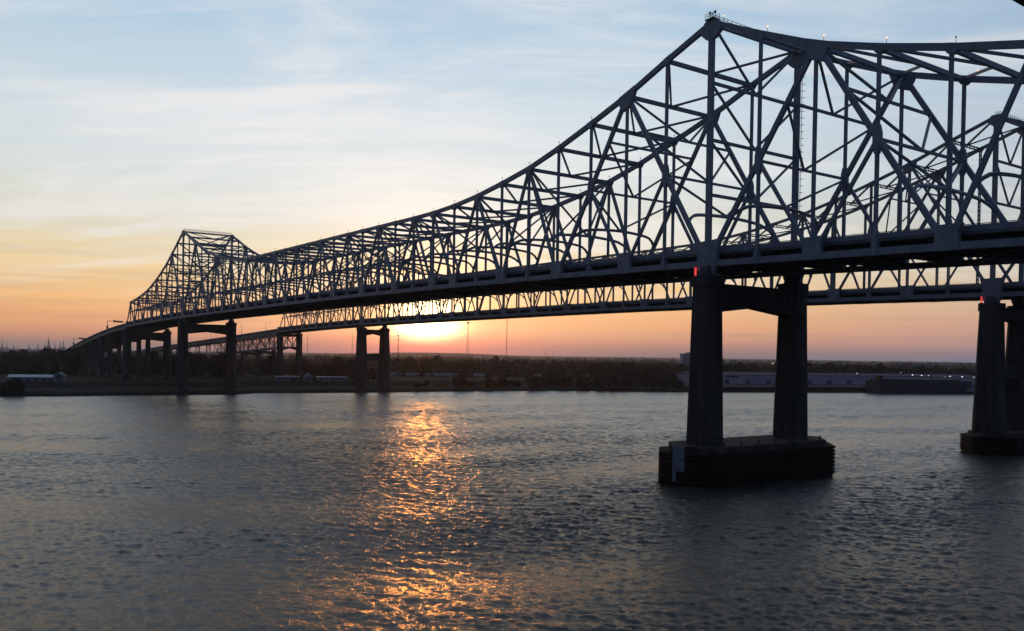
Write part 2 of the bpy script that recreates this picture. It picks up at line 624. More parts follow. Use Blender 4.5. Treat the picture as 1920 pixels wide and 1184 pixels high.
def zbot(s):
    pts = [(-12, 48.4), (-8, 50.4), (-4, 52.2), (0, 53.5), (4, 54.3), (8, 54.8), (13, 55.0), (18, 54.8), (23, 54.3), (28, 53.8), (32, 53.3), (36, 52.4), (40, 51.3), (44, 49.8)]
    for (a, za), (b, zb) in zip(pts, pts[1:]):
        if a <= s <= b:
            return za + (zb - za) * (s - a) / (b - a)


BIG = [(2, 0), (2, 4), (30, 28), (30, 32), (34, 32), (34, 36), (-2, 0), (-2, -4)]
WAR = [(5, 4), (5, 6), (7, 6), (7, 8), (9, 8), (23, 24), (25, 24), (25, 26), (27, 26), (27, 28)]
for tnode in range(10, 23, 2):
    WAR += [(tnode, tnode - 1), (tnode, tnode + 1)]
for tnode in (37, 39, 41, 43, -5, -7, -9, -11):
    WAR += [(tnode, tnode - 1), (tnode, tnode + 1)]
S0, S1 = -12, 44


def bridge(name, base, W, dz, m, laced, label):
    root = thing(name, base, RZ, label, 'bridge')
    K = 0.78 if laced else 1.0
    inv = Matrix.Translation(base) @ Matrix.Rotation(RZ, 4, 'Z')
    camp = Vector((0, 0, H))
    reg = {}
    Y = Vector((0, 1, 0))
    X = Vector((1, 0, 0))

    def put(nm, b, mm=None):
        reg.setdefault(nm, []).append((b, mm or m))

    def zt(s):
        return ztop(s) + dz

    def zb(s):
        return zbot(s) + dz

    def B(s, t):
        return L(s * P_, t, zb(s))

    def T(s, t):
        return L(s * P_, t, zt(s))

    def lace(b, p, q, w, h, side):
        """two flanges tied by lacing bars"""
        p, q = Vector(p), Vector(q)
        side = Vector(side)
        t = (q - p).normalized()
        u = t.cross(side).normalized()
        o = u * (h / 2 - 0.12)
        b.bar(p + o, q + o, w, 0.24, side)
        b.bar(p - o, q - o, w, 0.24, side)
        n = max(2, int((q - p).length / 1.5))
        for i in range(n):
            a = p + (q - p) * (i / n)
            c = p + (q - p) * ((i + 1) / n)
            sg = 1 if i % 2 else -1
            b.bar(a + o * sg, c - o * sg, w * 0.5, 0.16, side)

    for t in (0.0, W):
        b = MB()
        b.sweep([T(s, t) for s in range(S0 + 1, S1)], 0.95 * K, 1.35 * K, Y)
        put('top_chord', b)
        b = MB()
        b.sweep([B(s, t) for s in range(S0, S1 + 1)], 1.0, 1.45, Y)
        put('bottom_chord', b)
        for s in range(S0 + 1, S1):
            b = MB()
            w = 1.4 if s in (0, 32) else (1.1 if s in (9, 23) else 0.68)
            if laced and s not in (0, 32, 9, 23):
                lace(b, B(s, t), T(s, t), 0.6, 0.85, Y)
            else:
                b.bar(B(s, t), T(s, t), 0.7 if w < 1.3 else 1.05, w, Y)
            put('vertical_post', b)
        for tn, bn in BIG:
            b = MB()
            b.bar(T(tn, t), B(bn, t), 0.85 * K, 1.12 * K, Y)
            put('diagonal', b)
            mid = (T(tn, t) + B(bn, t)) / 2
            b = MB()
            b.bar(mid, B(tn, t), 0.68 * K, 0.75 * K, Y)
            put('sub_diagonal', b)
            b = MB()
            x, z = mid.x, mid.z
            b.plate([(x - 0.5, z - 3.1), (x + 0.5, z - 3.1), (x + 0.9, z - 1.1), (x + 0.9, z + 1.1), (x + 0.5, z + 2.8), (x - 0.5, z + 2.8), (x - 0.9, z + 1.1), (x - 0.9, z - 1.1)], -t - 0.45, -t + 0.45)
            put('gusset_plate', b)
        for tn, bn in WAR:
            b = MB()
            b.bar(T(tn, t), B(bn, t), 0.75 * K, (0.92 if abs(tn - 16) > 7 else 0.8) * K, Y)
            put('diagonal', b)
        tops = set(a for a, _ in BIG + WAR)
        bots = set(a for _, a in BIG + WAR) | {2, -2, 30, 34}
        for s in range(S0 + 1, S1):
            p = T(s, t)
            dl = (T(s + 1, t) - T(s - 1, t)).normalized() if S0 + 1 < s < S1 - 1 else X
            k = dl.z / dl.x
            if s in (0, 32):
                a, dn, up = 3.2, 4.0, 0.6
                poly = [(-a, -dn + 1.6), (-1.4, -dn), (1.4, -dn), (a, -dn + 1.6), (a, -1.0), (1.7, up), (-1.7, up), (-a, -1.0)]
                k = 0.0
            elif s in tops:
                a, dn, up = (3.1, 3.6, 0.9) if abs(s) == 2 or s in (30, 34) else (1.75, 1.9, 0.71)
                poly = [(-a, -0.8), (-a * 0.55, -dn), (a * 0.55, -dn), (a, -0.8), (a, up), (-a, up)]
            else:
                a, dn, up = 1.25, 1.35, 0.74
                poly = [(-a, -0.7), (-a * 0.45, -dn), (a * 0.45, -dn), (a, -0.7), (a, up), (-a, up)]
            b = MB()
            b.plate([(p.x + x * K, p.z + z * K + k * x * K) for x, z in poly], -t - 0.53, -t + 0.53)
            put('gusset_plate', b)
        for s in range(S0, S1 + 1):
            p = B(s, t)
            if s in bots:
                a = 3.4 if s in (0, 32) else 2.3
                poly = [(-a, -0.78), (a, -0.78), (a, 2.6), (a * 1.3, 4.2), (-a * 1.3, 4.2), (-a, 2.6)]
                if s in (0, 32):
                    poly = [(-2.2, -3.0), (2.2, -3.0), (3.0, -0.9), (3.2, 3.2), (4.0, 5.4), (-4.0, 5.4), (-3.2, 3.2), (-3.0, -0.9)]
            else:
                poly = [(-0.75, -0.76), (0.75, -0.76), (0.6, 2.0), (-0.6, 2.0)]
            b = MB()
            b.plate([(p.x + x, p.z + z) for x, z in poly], -t - 0.6, -t + 0.6)
            put('gusset_plate', b)
    # members between the two trusses
    for s in range(S0 + 1, S1):
        b = MB()
        if laced and s not in (0, 32):
            lace(b, T(s, 0.4) - Vector((0, 0, 0.3)), T(s, W - 0.4) - Vector((0, 0, 0.3)), 0.6, 1.2, X)
        else:
            b.bar(T(s, 0.4) - Vector((0, 0, 0.25)), T(s, W - 0.4) - Vector((0, 0, 0.25)), 0.8, 1.05, X)
        put('top_strut', b)
    inward = {}
    for s in range(S0 + 2, S1):
        # K bracing between neighbouring struts, apexes pointing away from the towers
        if s <= 0:
            a, c = s, s - 1
        elif s <= 16:
            a, c = s - 1, s
        elif s <= 32:
            a, c = s, s - 1
        else:
            a, c = s - 1, s
        if c <= S0 or c >= S1:
            continue
        for t in (0.5, W - 0.5):
            b = MB()
            p, q = T(a, t), L(c * P_, W / 2, zt(c) - 0.2)
            if laced:
                lace(b, p, q, 0.4, 0.7, Vector((0, 0, 1)))
            else:
                b.bar(p, q, 0.56, 0.54, Vector((0, 0, 1)))
            put('lateral_brace', b)
    for lvls in ((0, (98.0, 84.0, 70.5)), (32, (98.0, 84.0, 70.5))):
        s, zs = lvls
        prev = zt(s)
        for z in zs:
            z += dz
            b = MB()
            b.bar(L(s * P_, 0.6, z), L(s * P_, W - 0.6, z), 0.65, 0.72, X)
            put('sway_strut', b)
            for t in (0.6, W - 0.6):
                b = MB()
                b.bar(L(s * P_, t, prev - 0.6), L(s * P_, W / 2, z), 0.5, 0.5, X)
                put('sway_brace', b)
            prev = z

    def frame(tn, bn, levels):
        """bracing in the sloping plane of a pair of diagonals: arch above the road, struts and V braces over it"""
        def Q(t, z):
            f = (z - zb(bn)) / (zt(tn) - zb(bn))
            return L((bn + (tn - bn) * f) * P_, t, z)
        zc = zb(bn) + 14.2
        pts = []
        for i in range(21):
            u = i / 20
            h = -1.7 * max(0, (abs(u - 0.5) - 0.36) / 0.14) ** 2 - 1.3 * (2 * (u - 0.5)) ** 2
            pts.append(Q(0.4 + (W - 0.8) * u, zc + h))
        b = MB()
        b.sweep(pts, 0.5 * K, 0.72 * K, (pts[1] - pts[0]).cross(Q(0, zc + 5) - Q(0, zc)))
        put('portal_arch', b)
        prev = zt(tn)
        sd = Vector((1, 0, 0))
        for z in levels:
            b = MB()
            b.bar(Q(0.5, z), Q(W - 0.5, z), 0.55 * K, 0.6 * K, sd)
            put('sway_strut', b)
            for t in (0.5, W - 0.5):
                b = MB()
                b.bar(Q(t, prev - 0.6), Q(W / 2, z), 0.5 * K, 0.48 * K, sd)
                put('sway_brace', b)
            prev = z
        for t in (0.5, W - 0.5):
            b = MB()
            b.bar(Q(t, prev - 0.5), Q(W / 2, zc + 0.2), 0.5 * K, 0.48 * K, sd)
            put('sway_brace', b)

    for tn, bn in BIG:
        zm = (zt(tn) + zb(bn)) / 2
        frame(tn, bn, [zt(tn) - (zt(tn) - zm) * 0.48, zm])
    for tn, bn in WAR:
        frame(tn, bn, [])
    # floor: beams and stringers coloured darker, to deepen the shade under the deck
    for s in range(S0, S1 + 1):
        b = MB()
        p = B(s, 0)
        b.box((p.x - 0.25, -W + 0.5, p.z - 0.35), (p.x + 0.25, -0.5, p.z + 2.15))
        b.box((p.x - 0.4, -W + 0.5, p.z - 0.41), (p.x + 0.4, -0.5, p.z - 0.353))
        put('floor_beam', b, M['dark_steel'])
    up = Vector((0, 0, 1))
    for i in range(7):
        t = 4.2 + (W - 8.4) * i / 6
        b = MB()
        b.sweep([B(s, t) + up * 1.62 for s in range(S0, S1 + 1)], 0.35, 1.05, Y)
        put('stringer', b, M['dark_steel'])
    for s in range(S0, S1):
        a, c = (s, s + 1) if s % 2 else (s + 1, s)
        for t in (0.5, W - 0.5):
            b = MB()
            b.bar(B(a, t) - up * 0.62, B(c, W / 2) - up * 0.62, 0.45, 0.35, up)
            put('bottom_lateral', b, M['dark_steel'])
    b = MB()
    b.sweep([B(s, W / 2) + up * 2.5 for s in range(S0, S1 + 1)], W - 2.0, 0.68, Y)
    put('deck_slab', b, M['deck'])
    for t in (1.25, W - 1.25):
        b = MB()
        b.sweep([B(s, t) + up * 3.37 for s in range(S0, S1 + 1)], 0.32, 1.05, Y)
        b.sweep([B(s, t) + up * 4.05 for s in range(S0, S1 + 1)], 0.16, 0.14, Y)
        put('barrier', b, m)
    # handrails, ladder and little machinery on the tower tops
    for s in (0, 32):
        b = MB()
        for dx in (-0.5, 0.5):
            for h in (1.15, 1.7):
                b.bar(T(s, 0.3) + Vector((dx, 0, h)), T(s, W - 0.3) + Vector((dx, 0, h)), 0.09, 0.09, X)
            n = int(W / 1.6)
            for i in range(n + 1):
                p = T(s, 0.3 + (W - 0.6) * i / n) + Vector((dx, 0, 0.4))
                b.bar(p, p + up * 1.32, 0.09, 0.09, X)
        put('handrail', b)
        b = MB()
        px_ = s * P_ - 1.35
        z0, z1 = zb(s) + 14, zt(s) - 3
        for dy in (-0.35, 0.35):
            b.bar(L(px_, W + dy, z0), L(px_, W + dy, z1), 0.09, 0.09, X)
        for i in range(int((z1 - z0) / 0.6)):
            b.bar(L(px_, W - 0.35, z0 + i * 0.6), L(px_, W + 0.35, z0 + i * 0.6), 0.07, 0.07, X)
            if i % 3 == 0:
                for dx in (-0.85,):
                    b.bar(L(px_ + dx, W - 0.4, z0 + i * 0.6), L(px_ + dx, W + 0.4, z0 + i * 0.6), 0.07, 0.07, X)
                    for dy in (-0.4, 0.4):
                        b.bar(L(px_, W + dy, z0 + i * 0.6), L(px_ + dx, W + dy, z0 + i * 0.6), 0.07, 0.07, Y)
        put('ladder', b)
    for nm, lst in reg.items():
        if len(lst) > 100:
            lst.sort(key=lambda q: ((inv @ Vector(q[0].centre())) - camp).length)
        for b, mm in lst[:100]:
            b.build(nm, mm, root)
        if len(lst) > 100:
            rest = MB()
            for b, mm in lst[100:]:
                rest.join(b)
            tag(rest.build(nm, lst[0][1], root), kind='stuff')
    return root


bridge('truss_bridge', NEW0, W_NEW, 0.0, M['steel'], False,
       'nearer and wider of the two steel truss bridges, its tall peak rising at upper right')
bridge('truss_bridge', OLD0, W_OLD, -0.9, M['old_steel'], True,
       'older narrower steel truss bridge with laced members, running behind and below the nearer bridge')


# ------------------------------------------------------------------ piers
def oct_poly(cx, cy, a, b, c):
    return [(cx + x, cy + y) for x, y in ((a, -b + c), (a, b - c), (a - c, b), (-a + c, b), (-a, b - c), (-a, -b + c), (-a + c, -b), (a - c, -b))]


def pier(base, s, W, ztp, zbase, label, leg_bot, leg_top, beam, strut=None, caisson=None, apron=None, ped=2.4, mtl='concrete', group=None, name='bridge_pier'):
    loc = base + D * s
    root = thing(name, (loc.x, loc.y, 0), RZ, label, 'pier', group)
    for t in (0.0, W):
        b = MB()
        zcap = ztp - 2.6
        b.prism(oct_poly(0, -t, leg_bot / 2, leg_bot / 2, leg_bot * 0.17), zbase, zcap, oct_poly(0, -t, leg_top / 2, leg_top / 2, leg_top * 0.17))
        leg = b.build('leg', M[mtl], root)
        c = MB()
        w = leg_top / 2 + 0.28
        c.prism(oct_poly(0, -t, w, w, w * 0.3), zcap + 0.002, ztp)
        c.build('capital', M[mtl], leg)
        c = MB()
        c.prism(oct_poly(0, -t, 2.0, 2.0, 0.4), ztp + 0.002, ztp + ped, oct_poly(0, -t, 1.3, 1.3, 0.3))
        c.build('bearing', M['dark_steel'], leg)
    zs, za, zt_ = beam       # springing, apex, top of the gabled cross beam
    b = MB()
    hw = leg_top * 0.36
    ins = leg_top / 2 - 0.6
    poly = [(-ins, zs), (-W / 2, za), (-W + ins, zs), (-W + ins, zt_), (-ins, zt_)]
    n = len(poly)
    b.add([(-hw, y, z) for y, z in poly] + [(hw, y, z) for y, z in poly],
          [tuple(range(n)), tuple(range(2 * n - 1, n - 1, -1))] + [(i, n + i, n + (i + 1) % n, (i + 1) % n) for i in range(n)])
    b.build('cross_beam', M[mtl], root)
    if strut:
        b = MB()
        b.box((-hw * 0.9, -W + ins - 0.4, strut[0]), (hw * 0.9, -ins + 0.4, strut[1]))
        b.build('tie_beam', M[mtl], root)
    if caisson:
        n0, n1, hw, ztop_, zf, cut = caisson
        cy, hl = -(n0 + n1) / 2, (n1 - n0) / 2
        b = MB()
        b.prism(oct_poly(0, cy, hw - 2.0, hl - 2.2, cut * 0.9), -3, ztop_)
        b.build('caisson', M[mtl], root)
        b = MB()
        b.prism(oct_poly(0, cy, hw - 0.45, hl - 0.45, cut), -3, zf - 0.3)
        nw = 8
        for i in range(nw):
            z0 = 0.15 + (zf - 0.15) * i / nw
            z1 = z0 + (zf / nw) * 0.62
            zm = (z0 + z1) / 2
            inner = oct_poly(0, cy, hw - 0.12, hl - 0.12, cut)
            outer = oct_poly(0, cy, hw, hl, cut)
            b.prism(inner, z0, zm, outer)
            b.prism(outer, zm, z1, inner)
        b.build('fender', M['timber'], root)
        b = MB()
        for i in range(7):
            yy = cy - hl + 11 + (2 * hl - 22) * i / 6
            b.tube((-hw + 2.6, yy, ztop_), (-hw + 2.6, yy, ztop_ + 0.9), 0.18, 0.18)
            b.tube((-hw + 2.6, yy, ztop_ + 0.9), (-hw + 2.6, yy, ztop_ + 1.15), 0.34, 0.28)
        b.build('bollards', M['dark_steel'], root)
    if apron:
        b = MB()
        a, c = apron
        b.prism(oct_poly(0, -W / 2, a, W / 2 + c, 2.0), -2.5, zbase + 0.15)
        b.build('footing', M['concrete'], root)
    return root


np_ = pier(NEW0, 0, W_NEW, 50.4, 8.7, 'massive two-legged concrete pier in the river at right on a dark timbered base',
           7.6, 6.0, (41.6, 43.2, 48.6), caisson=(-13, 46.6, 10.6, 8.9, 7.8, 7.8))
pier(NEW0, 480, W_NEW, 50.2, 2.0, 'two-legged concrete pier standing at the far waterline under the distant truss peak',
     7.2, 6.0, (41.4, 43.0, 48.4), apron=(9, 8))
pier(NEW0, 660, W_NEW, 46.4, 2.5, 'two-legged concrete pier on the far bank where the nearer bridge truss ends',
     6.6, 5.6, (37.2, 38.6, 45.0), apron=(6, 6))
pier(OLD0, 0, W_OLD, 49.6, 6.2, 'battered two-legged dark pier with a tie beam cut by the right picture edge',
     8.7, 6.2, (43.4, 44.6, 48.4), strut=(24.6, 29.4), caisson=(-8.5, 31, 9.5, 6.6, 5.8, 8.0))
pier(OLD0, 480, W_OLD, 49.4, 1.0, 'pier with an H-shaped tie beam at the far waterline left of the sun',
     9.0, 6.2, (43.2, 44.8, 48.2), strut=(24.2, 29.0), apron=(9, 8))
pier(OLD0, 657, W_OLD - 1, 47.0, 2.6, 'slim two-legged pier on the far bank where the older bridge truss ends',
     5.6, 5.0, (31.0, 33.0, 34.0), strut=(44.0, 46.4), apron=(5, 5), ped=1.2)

# marker board on the near pier
root = thing('gauge_board', (0, 0, 0), 0, 'tall white board with black figures on the left corner of the near pier base', 'marker board')
q0 = NEW0 + N * (-13.35) + D * (-2.2)
q1 = NEW0 + N * (-9.9) + D * (-5.9)
root.location = (q0.x, q0.y, 0)
ang = math.atan2(q1.y - q0.y, q1.x - q0.x)
root.rotation_euler = (0, 0, ang)
b = MB()
b.box((0, -0.12, 3.2), (2.7, 0.12, 9.3))
b.build('panel', M['board'], root)
b = MB()
b.box((0.0, -0.12, 0.8), (0.85, 0.12, 3.198))
b.build('foot', M['board'], root)
fc = bpy.data.curves.new('lettering', 'FONT')
fc.body = '150'
fc.size = 1.15
fc.extrude = 0.01
fc.materials.append(M['ink'])
tmp = bpy.data.objects.new('lettering', fc)
COL.objects.link(tmp)
bpy.context.view_layer.update()
tm = bpy.data.meshes.new_from_object(tmp.evaluated_get(bpy.context.evaluated_depsgraph_get()))
bpy.data.objects.remove(tmp)
fo = bpy.data.objects.new('lettering', tm)
COL.objects.link(fo)
fo.parent = root
fo.rotation_euler = (math.pi / 2, 0, 0)
fo.location = (0.75, -0.135, 5.6)


# ------------------------------------------------------------------ approaches on the far bank
def interp(pts, s):
    if s <= pts[0][0]:
        return pts[0][1]
    for (a, za), (c, zc) in zip(pts, pts[1:]):
        if a <= s <= c:
            return za + (zc - za) * (s - a) / (c - a)
    return pts[-1][1]


A_NEW = [(660, 52.6), (690, 51.5), (714, 50.3), (736, 49.2), (762, 47.6), (806, 44.5), (838, 42.0), (866, 39.6), (889, 37.6), (930, 33.8), (987, 28.2), (1040, 23.2), (1120, 16.0), (1220, 8.0), (1300, 4.5)]
A_OLD = [(660, 51.6), (787, 46.6), (911, 41.9), (1115, 34.1), (1260, 27.5), (1500, 15.0), (1700, 5.0)]


def approach(name, base, W, pts, depth, send, label, extra=0.0):
    loc = base + D * 660.3
    root = thing(name, (loc.x, loc.y, 0), RZ, label, 'viaduct')
    n = 40
    ss = [660.3 + (send - 660.3) * i / n for i in range(n + 1)]
    Y = Vector((0, 1, 0))
    mid = [L(s - 660.3, W / 2, interp(pts, s) - 1.45) for s in ss]
    b = MB()
    b.sweep(mid, W + 1.0, 0.7, Y)
    b.build('deck_slab', M['deck'], root)
    for t in (-0.3, W + 0.3):
        b = MB()
        b.sweep([L(s - 660.3, t, interp(pts, s) - 0.55) for s in ss], 0.3, 1.08, Y)
        b.build('barrier', M['deck'], root)
    for i in range(5):
        t = 0.6 + (W - 1.2) * i / 4
        b = MB()
        b.sweep([L(s - 660.3, t, interp(pts, s) - 1.82 - depth / 2) for s in ss], 0.5, depth, Y)
        b.build('girder', M['old_steel'], root)
    return root


approach('approach_viaduct', NEW0, W_NEW, A_NEW, 2.6, 1290, 'curving girder approach descending to the far bank from the left end of the nearer truss')
approach('approach_viaduct', OLD0, W_OLD, A_OLD, 2.2, 1690, 'long thin approach deck sloping left behind the piers from the older truss end')
for s in (732, 770, 814, 862, 910, 958, 1006, 1054, 1102):
    z = interp(A_NEW, s) - 4.6
    pier(NEW0, s, W_NEW, z - 0.6, 2.6, 'one of the plain two-legged concrete bents under the left approach viaduct', 4.4, 4.0, (z - 5.6, z - 4.6, z - 1.0), ped=0.7, group='bents under the approach viaduct', name='approach_bent')

# deck truss under the old approach
loc = OLD0 + D * 660
root = thing('deck_truss', (loc.x, loc.y, 0), RZ, 'shallow lattice deck truss carrying the older approach just left of its last truss pier', 'truss span')
Y = Vector((0, 1, 0))
NP = 16
for t in (1.0, W_OLD - 1.0):
    zt_ = lambda i: interp(A_OLD, 660 + i * 13.0) - 4.8
    zb_ = lambda i: interp(A_OLD, 660 + i * 13.0) - 17.5
    b = MB()
    b.sweep([L(i * 13.0 + 1, t, zt_(i)) for i in range(NP + 1)], 0.7, 0.9, Y)
    b.build('top_chord', M['old_steel'], root)
    b = MB()
    b.sweep([L(i * 13.0 + 1, t, zb_(i)) for i in range(NP + 1)], 0.7, 0.9, Y)
    b.build('bottom_chord', M['old_steel'], root)
    for i in range(NP + 1):
        b = MB()
        b.bar(L(i * 13.0 + 1, t, zb_(i)), L(i * 13.0 + 1, t, zt_(i)), 0.6, 0.6, Y)
        b.build('vertical_post', M['old_steel'], root)
        if i < NP:
            b = MB()
            j, kk = (i, i + 1) if i % 2 else (i + 1, i)
            b.bar(L(j * 13.0 + 1, t, zb_(j)), L(kk * 13.0 + 1, t, zt_(kk)), 0.6, 0.7, Y)
            b.build('diagonal', M['old_steel'], root)
for i in range(NP + 1):
    b = MB()
    p0, p1 = zb_(i) + 0.3, zt_(i)
    b.bar(L(i * 13.0 + 1, 1, p0), L(i * 13.0 + 1, W_OLD - 1, p1), 0.4, 0.45, Vector((1, 0, 0)))
    b.bar(L(i * 13.0 + 1, 1, p1), L(i * 13.0 + 1, W_OLD - 1, p0), 0.4, 0.45, Vector((1, 0, 0)))
    b.bar(L(i * 13.0 + 1, 1, p0), L(i * 13.0 + 1, W_OLD - 1, p0), 0.4, 0.5, Vector((1, 0, 0)))
    b.build('sway_frame', M['old_steel'], root)
for s in (722, 766, 872):
    z = interp(A_OLD, s) - 18.2
    pier(OLD0, s, W_OLD - 2, z - 0.5, 2.6, 'one of the short two-column piers under the older deck truss on the far bank', 3.8, 3.2, (z - 4.4, z - 3.4, z - 0.9), ped=0.7, group='piers under the older deck truss', name='truss_pier')
for s in range(900, 1300, 45):
    z = interp(A_OLD, s) - 4.3
    loc = OLD0 + D * s
    root = thing('steel_bent', (loc.x, loc.y, 0), RZ, 'one of the spindly braced steel bents under the older approach deck', 'bent', 'steel bents under the older approach')
    for t in (1.5, W_OLD - 1.5):
        b = MB()
        b.bar(L(0, t, 2.5), L(0, t, z), 0.9, 0.9, Y)
        b.build('leg', M['old_steel'], root)
    b = MB()
    b.bar(L(0, 1.5, 3), L(0, W_OLD - 1.5, z - 1), 0.4, 0.4, Vector((1, 0, 0)))
    b.bar(L(0, 1.5, z - 1), L(0, W_OLD - 1.5, 3), 0.4, 0.4, Vector((1, 0, 0)))
    b.bar(L(0, 0.5, z - 0.5), L(0, W_OLD - 0.5, z - 0.5), 0.8, 1.0, Vector((1, 0, 0)))
    b.build('brace', M['old_steel'], root)

# ------------------------------------------------------------------ lamps and signs


def street_lamp_proto(loc, rz, label, group):
    root = thing('street_lamp', loc, rz, label, 'street lamp', group)
    b = MB()
    b.tube((0, 0, 0), (0, 0, 11.2), 0.2, 0.14, 6)
    b.build('pole', M['dark_steel'], root)
    b = MB()
    b.sweep([(0, 0, 11.1), (0.4, 0, 11.7), (1.2, 0, 12.0), (2.9, 0, 12.1)], 0.1, 0.1, (0, 1, 0))
    b.build('arm', M['dark_steel'], root)
    b = MB()
    b.box((2.7, -0.2, 11.98), (3.9, 0.2, 12.2))
    b.build('lamp_head', M['dark_steel'], root)
    return root


lab = 'slender unlit street lamp with a curved arm on the left approach viaduct'
lamp0 = None
for i in range(11):
    s = 672 + i * 48
    p = NEW0 + D * s + N * (W_NEW + 0.3)
    loc = (p.x, p.y, interp(A_NEW, s) - 0.05)
    lamp0 = street_lamp_proto(loc, RZ + math.pi / 2, lab, 'street lamps on the approach viaduct') if lamp0 is None else lamp0
    if i:
        copy_thing(lamp0, loc, RZ + math.pi / 2)
for s in (752, 770, 860, 878, 968, 1060):
    p = OLD0 + D * s + N * (0 if s % 4 else W_OLD)
    copy_thing(lamp0, (p.x, p.y, interp(A_OLD, s) - 0.05), RZ + (math.pi / 2 if s % 4 else -math.pi / 2), label='slender unlit street lamp on the older approach deck')['group'] = 'street lamps on the older approach'


def sign_gantry(s, label, panels):
    p = NEW0 + D * s + N * (-0.3)
    root = thing('overhead_sign', (p.x, p.y, interp(A_NEW, s) - 0.1), RZ, label, 'road sign')
    b = MB()
    b.tube((0, 0, 0), (0, 0, 7.9), 0.3, 0.25)
    b.build('post', M['dark_steel'], root)
    b = MB()
    for z in (7.2, 7.9):
        b.bar((0, 0, z), (0, -14.0, z), 0.2, 0.2, (1, 0, 0))
    b.build('arm', M['dark_steel'], root)
    for y0, y1, z0, z1 in panels:
        b = MB()
        b.box((-0.45, -y1, z0), (-0.2, -y0, z1))
        b.build('panel', M['sign'], root)
    b = MB()
    b.box((-0.5, -0.7, 0.2), (0.5, 0.8, 3.0))
    b.build('cabinet', M['sign'], root)


sign_gantry(742, 'dark overhead road sign on a cantilever arm above the crest of the approach', [(4.9, 7.9, 6.6, 8.4), (8.1, 13.8, 6.3, 7.9)])
sign_gantry(930, 'smaller overhead road sign lower down the approach behind the first one', [(4.9, 7.9, 6.6, 8.4), (8.1, 13.8, 6.3, 7.9)])


def chord_lamp(root_base, W, s, dz, t, lit, label, group=None):
    p = root_base + D * (s * P_) + N * t
    sz = int(math.floor(s))
    z = ztop(sz) + (ztop(min(sz + 1, 43)) - ztop(sz)) * (s - sz) + dz + 0.7
    root = thing('chord_lamp', (p.x, p.y, z), RZ, label, 'lamp', group)
    b = MB()
    b.tube((0, 0, 0), (0, 0, 1.0), 0.05, 0.05, 6)
    b.build('pole', M['dark_steel'], root)
    b = MB()
    b.tube((0, 0, 1.0), (0, 0, 1.15), 0.10, 0.17, 8)
    b.tube((0, 0, 1.15), (0, 0, 1.4), 0.17, 0.08, 8)
    b.build('bulb', M['warm_lamp'] if lit else M['dark_steel'], root)


chord_lamp(NEW0, W_NEW, -0.25, 0.4, 0.0, True, 'lit warm lamp right beside the near tower peak')
chord_lamp(NEW0, W_NEW, -1.12, 0, 0.0, True, 'lit warm lamp on the sloping chord just right of the near peak')
chord_lamp(NEW0, W_NEW, -2.12, 0, 0.0, True, 'lit warm lamp above the large gusset right of the near peak')
chord_lamp(NEW0, W_NEW, -3.1, 0, 0.0, True, 'lit warm lamp farthest right along the near top chord')
chord_lamp(NEW0, W_NEW, -3.2, 0, W_NEW, True, 'lit warm lamp on the far chord behind the upper right trusses')
chord_lamp(NEW0, W_NEW, -4.05, 0, 0.0, False, 'unlit lamp stub at the right end of the near top chord')
chord_lamp(OLD0, W_OLD, -0.25, -0.9, 0.0, True, 'lit lamp on the peak of the older bridge seen through the near truss')
chord_lamp(OLD0, W_OLD, 2.0, -0.9, 0.0, True, 'lit lamp on the older bridge chord below its peak')
for s in (3.0, 4.0, 5.0, 6.0, 7.0, 8.0, 9.0, 10.0, 11.0, 12.0, 13.0, 14.0, 15.0, 16.0, 18.0, 20.0):
    chord_lamp(NEW0, W_NEW, s, 0, 0.0, False, 'tiny unlit lamp post along the top chord of the nearer bridge', 'unlit lamps along the near top chord')
for s in (2.0, 3.0, 4.0, 5.0, 6.0, 8.0):
    chord_lamp(NEW0, W_NEW, s, 0, W_NEW, False, 'tiny unlit lamp post on the far chord inside the nearer bridge', 'unlit lamps along the far top chord')

for base, W, dz, label in ((NEW0, W_NEW, 0.6, 'cluster of beacons and aerials on the near tower peak'), ):
    p = base + Vector((0, 0, 113.1))
    root = thing('beacon_cluster', p, RZ, label, 'beacons')
    b = MB()
    b.box((-1.4, -1.2, 0.1), (1.4, 1.2, 0.3))
    for x in (-1.3, -0.4, 0.5, 1.3):
        for y in (-1.1, 1.1):
            b.tube((x, y, 0.3), (x, y, 1.5), 0.06, 0.06, 6)
    for z in (0.9, 1.5):
        for y in (-1.1, 1.1):
            b.bar((-1.35, y, z), (1.35, y, z), 0.07, 0.07, (0, 1, 0))
    b.build('railing', M['dark_steel'], root)
    for x, h, r in ((-0.9, 2.1, 0.3), (0.1, 1.9, 0.16), (0.8, 2.3, 0.26)):
        b = MB()
        b.tube((x, 0, 0.3), (x, 0, h - 0.5), 0.08, 0.08, 6)
        b.tube((x, 0, h - 0.5), (x, 0, h + 0.1), r, r * 0.8, 8)
        b.build('beacon', M['dark_steel'], root)

for base, W, s, label in ((NEW0, W_NEW, 0, 'red light bar on the bearing of the near pier'), (OLD0, W_OLD, 0, 'red light bar on the bearing of the older pier at the right edge')):
    p = base + D * 2.9 + N * (-1.2) + Vector((0, 0, 50.6 if s == 0 and base is NEW0 else 49.9))
    root = thing('navigation_light', p, RZ, label, 'navigation light')
    b = MB()
    b.box((-0.2, -0.2, 0), (0.2, 0.2, 2.1))
    b.build('tube', M['red_lamp'], root)
    b = MB()
    b.box((-0.35, -0.35, -0.25), (0.35, 0.35, 0.0))
    b.box((-0.3, -0.3, 2.102), (0.3, 0.3, 2.3))
    b.build('bracket', M['dark_steel'], root)

# ------------------------------------------------------------------ far bank buildings


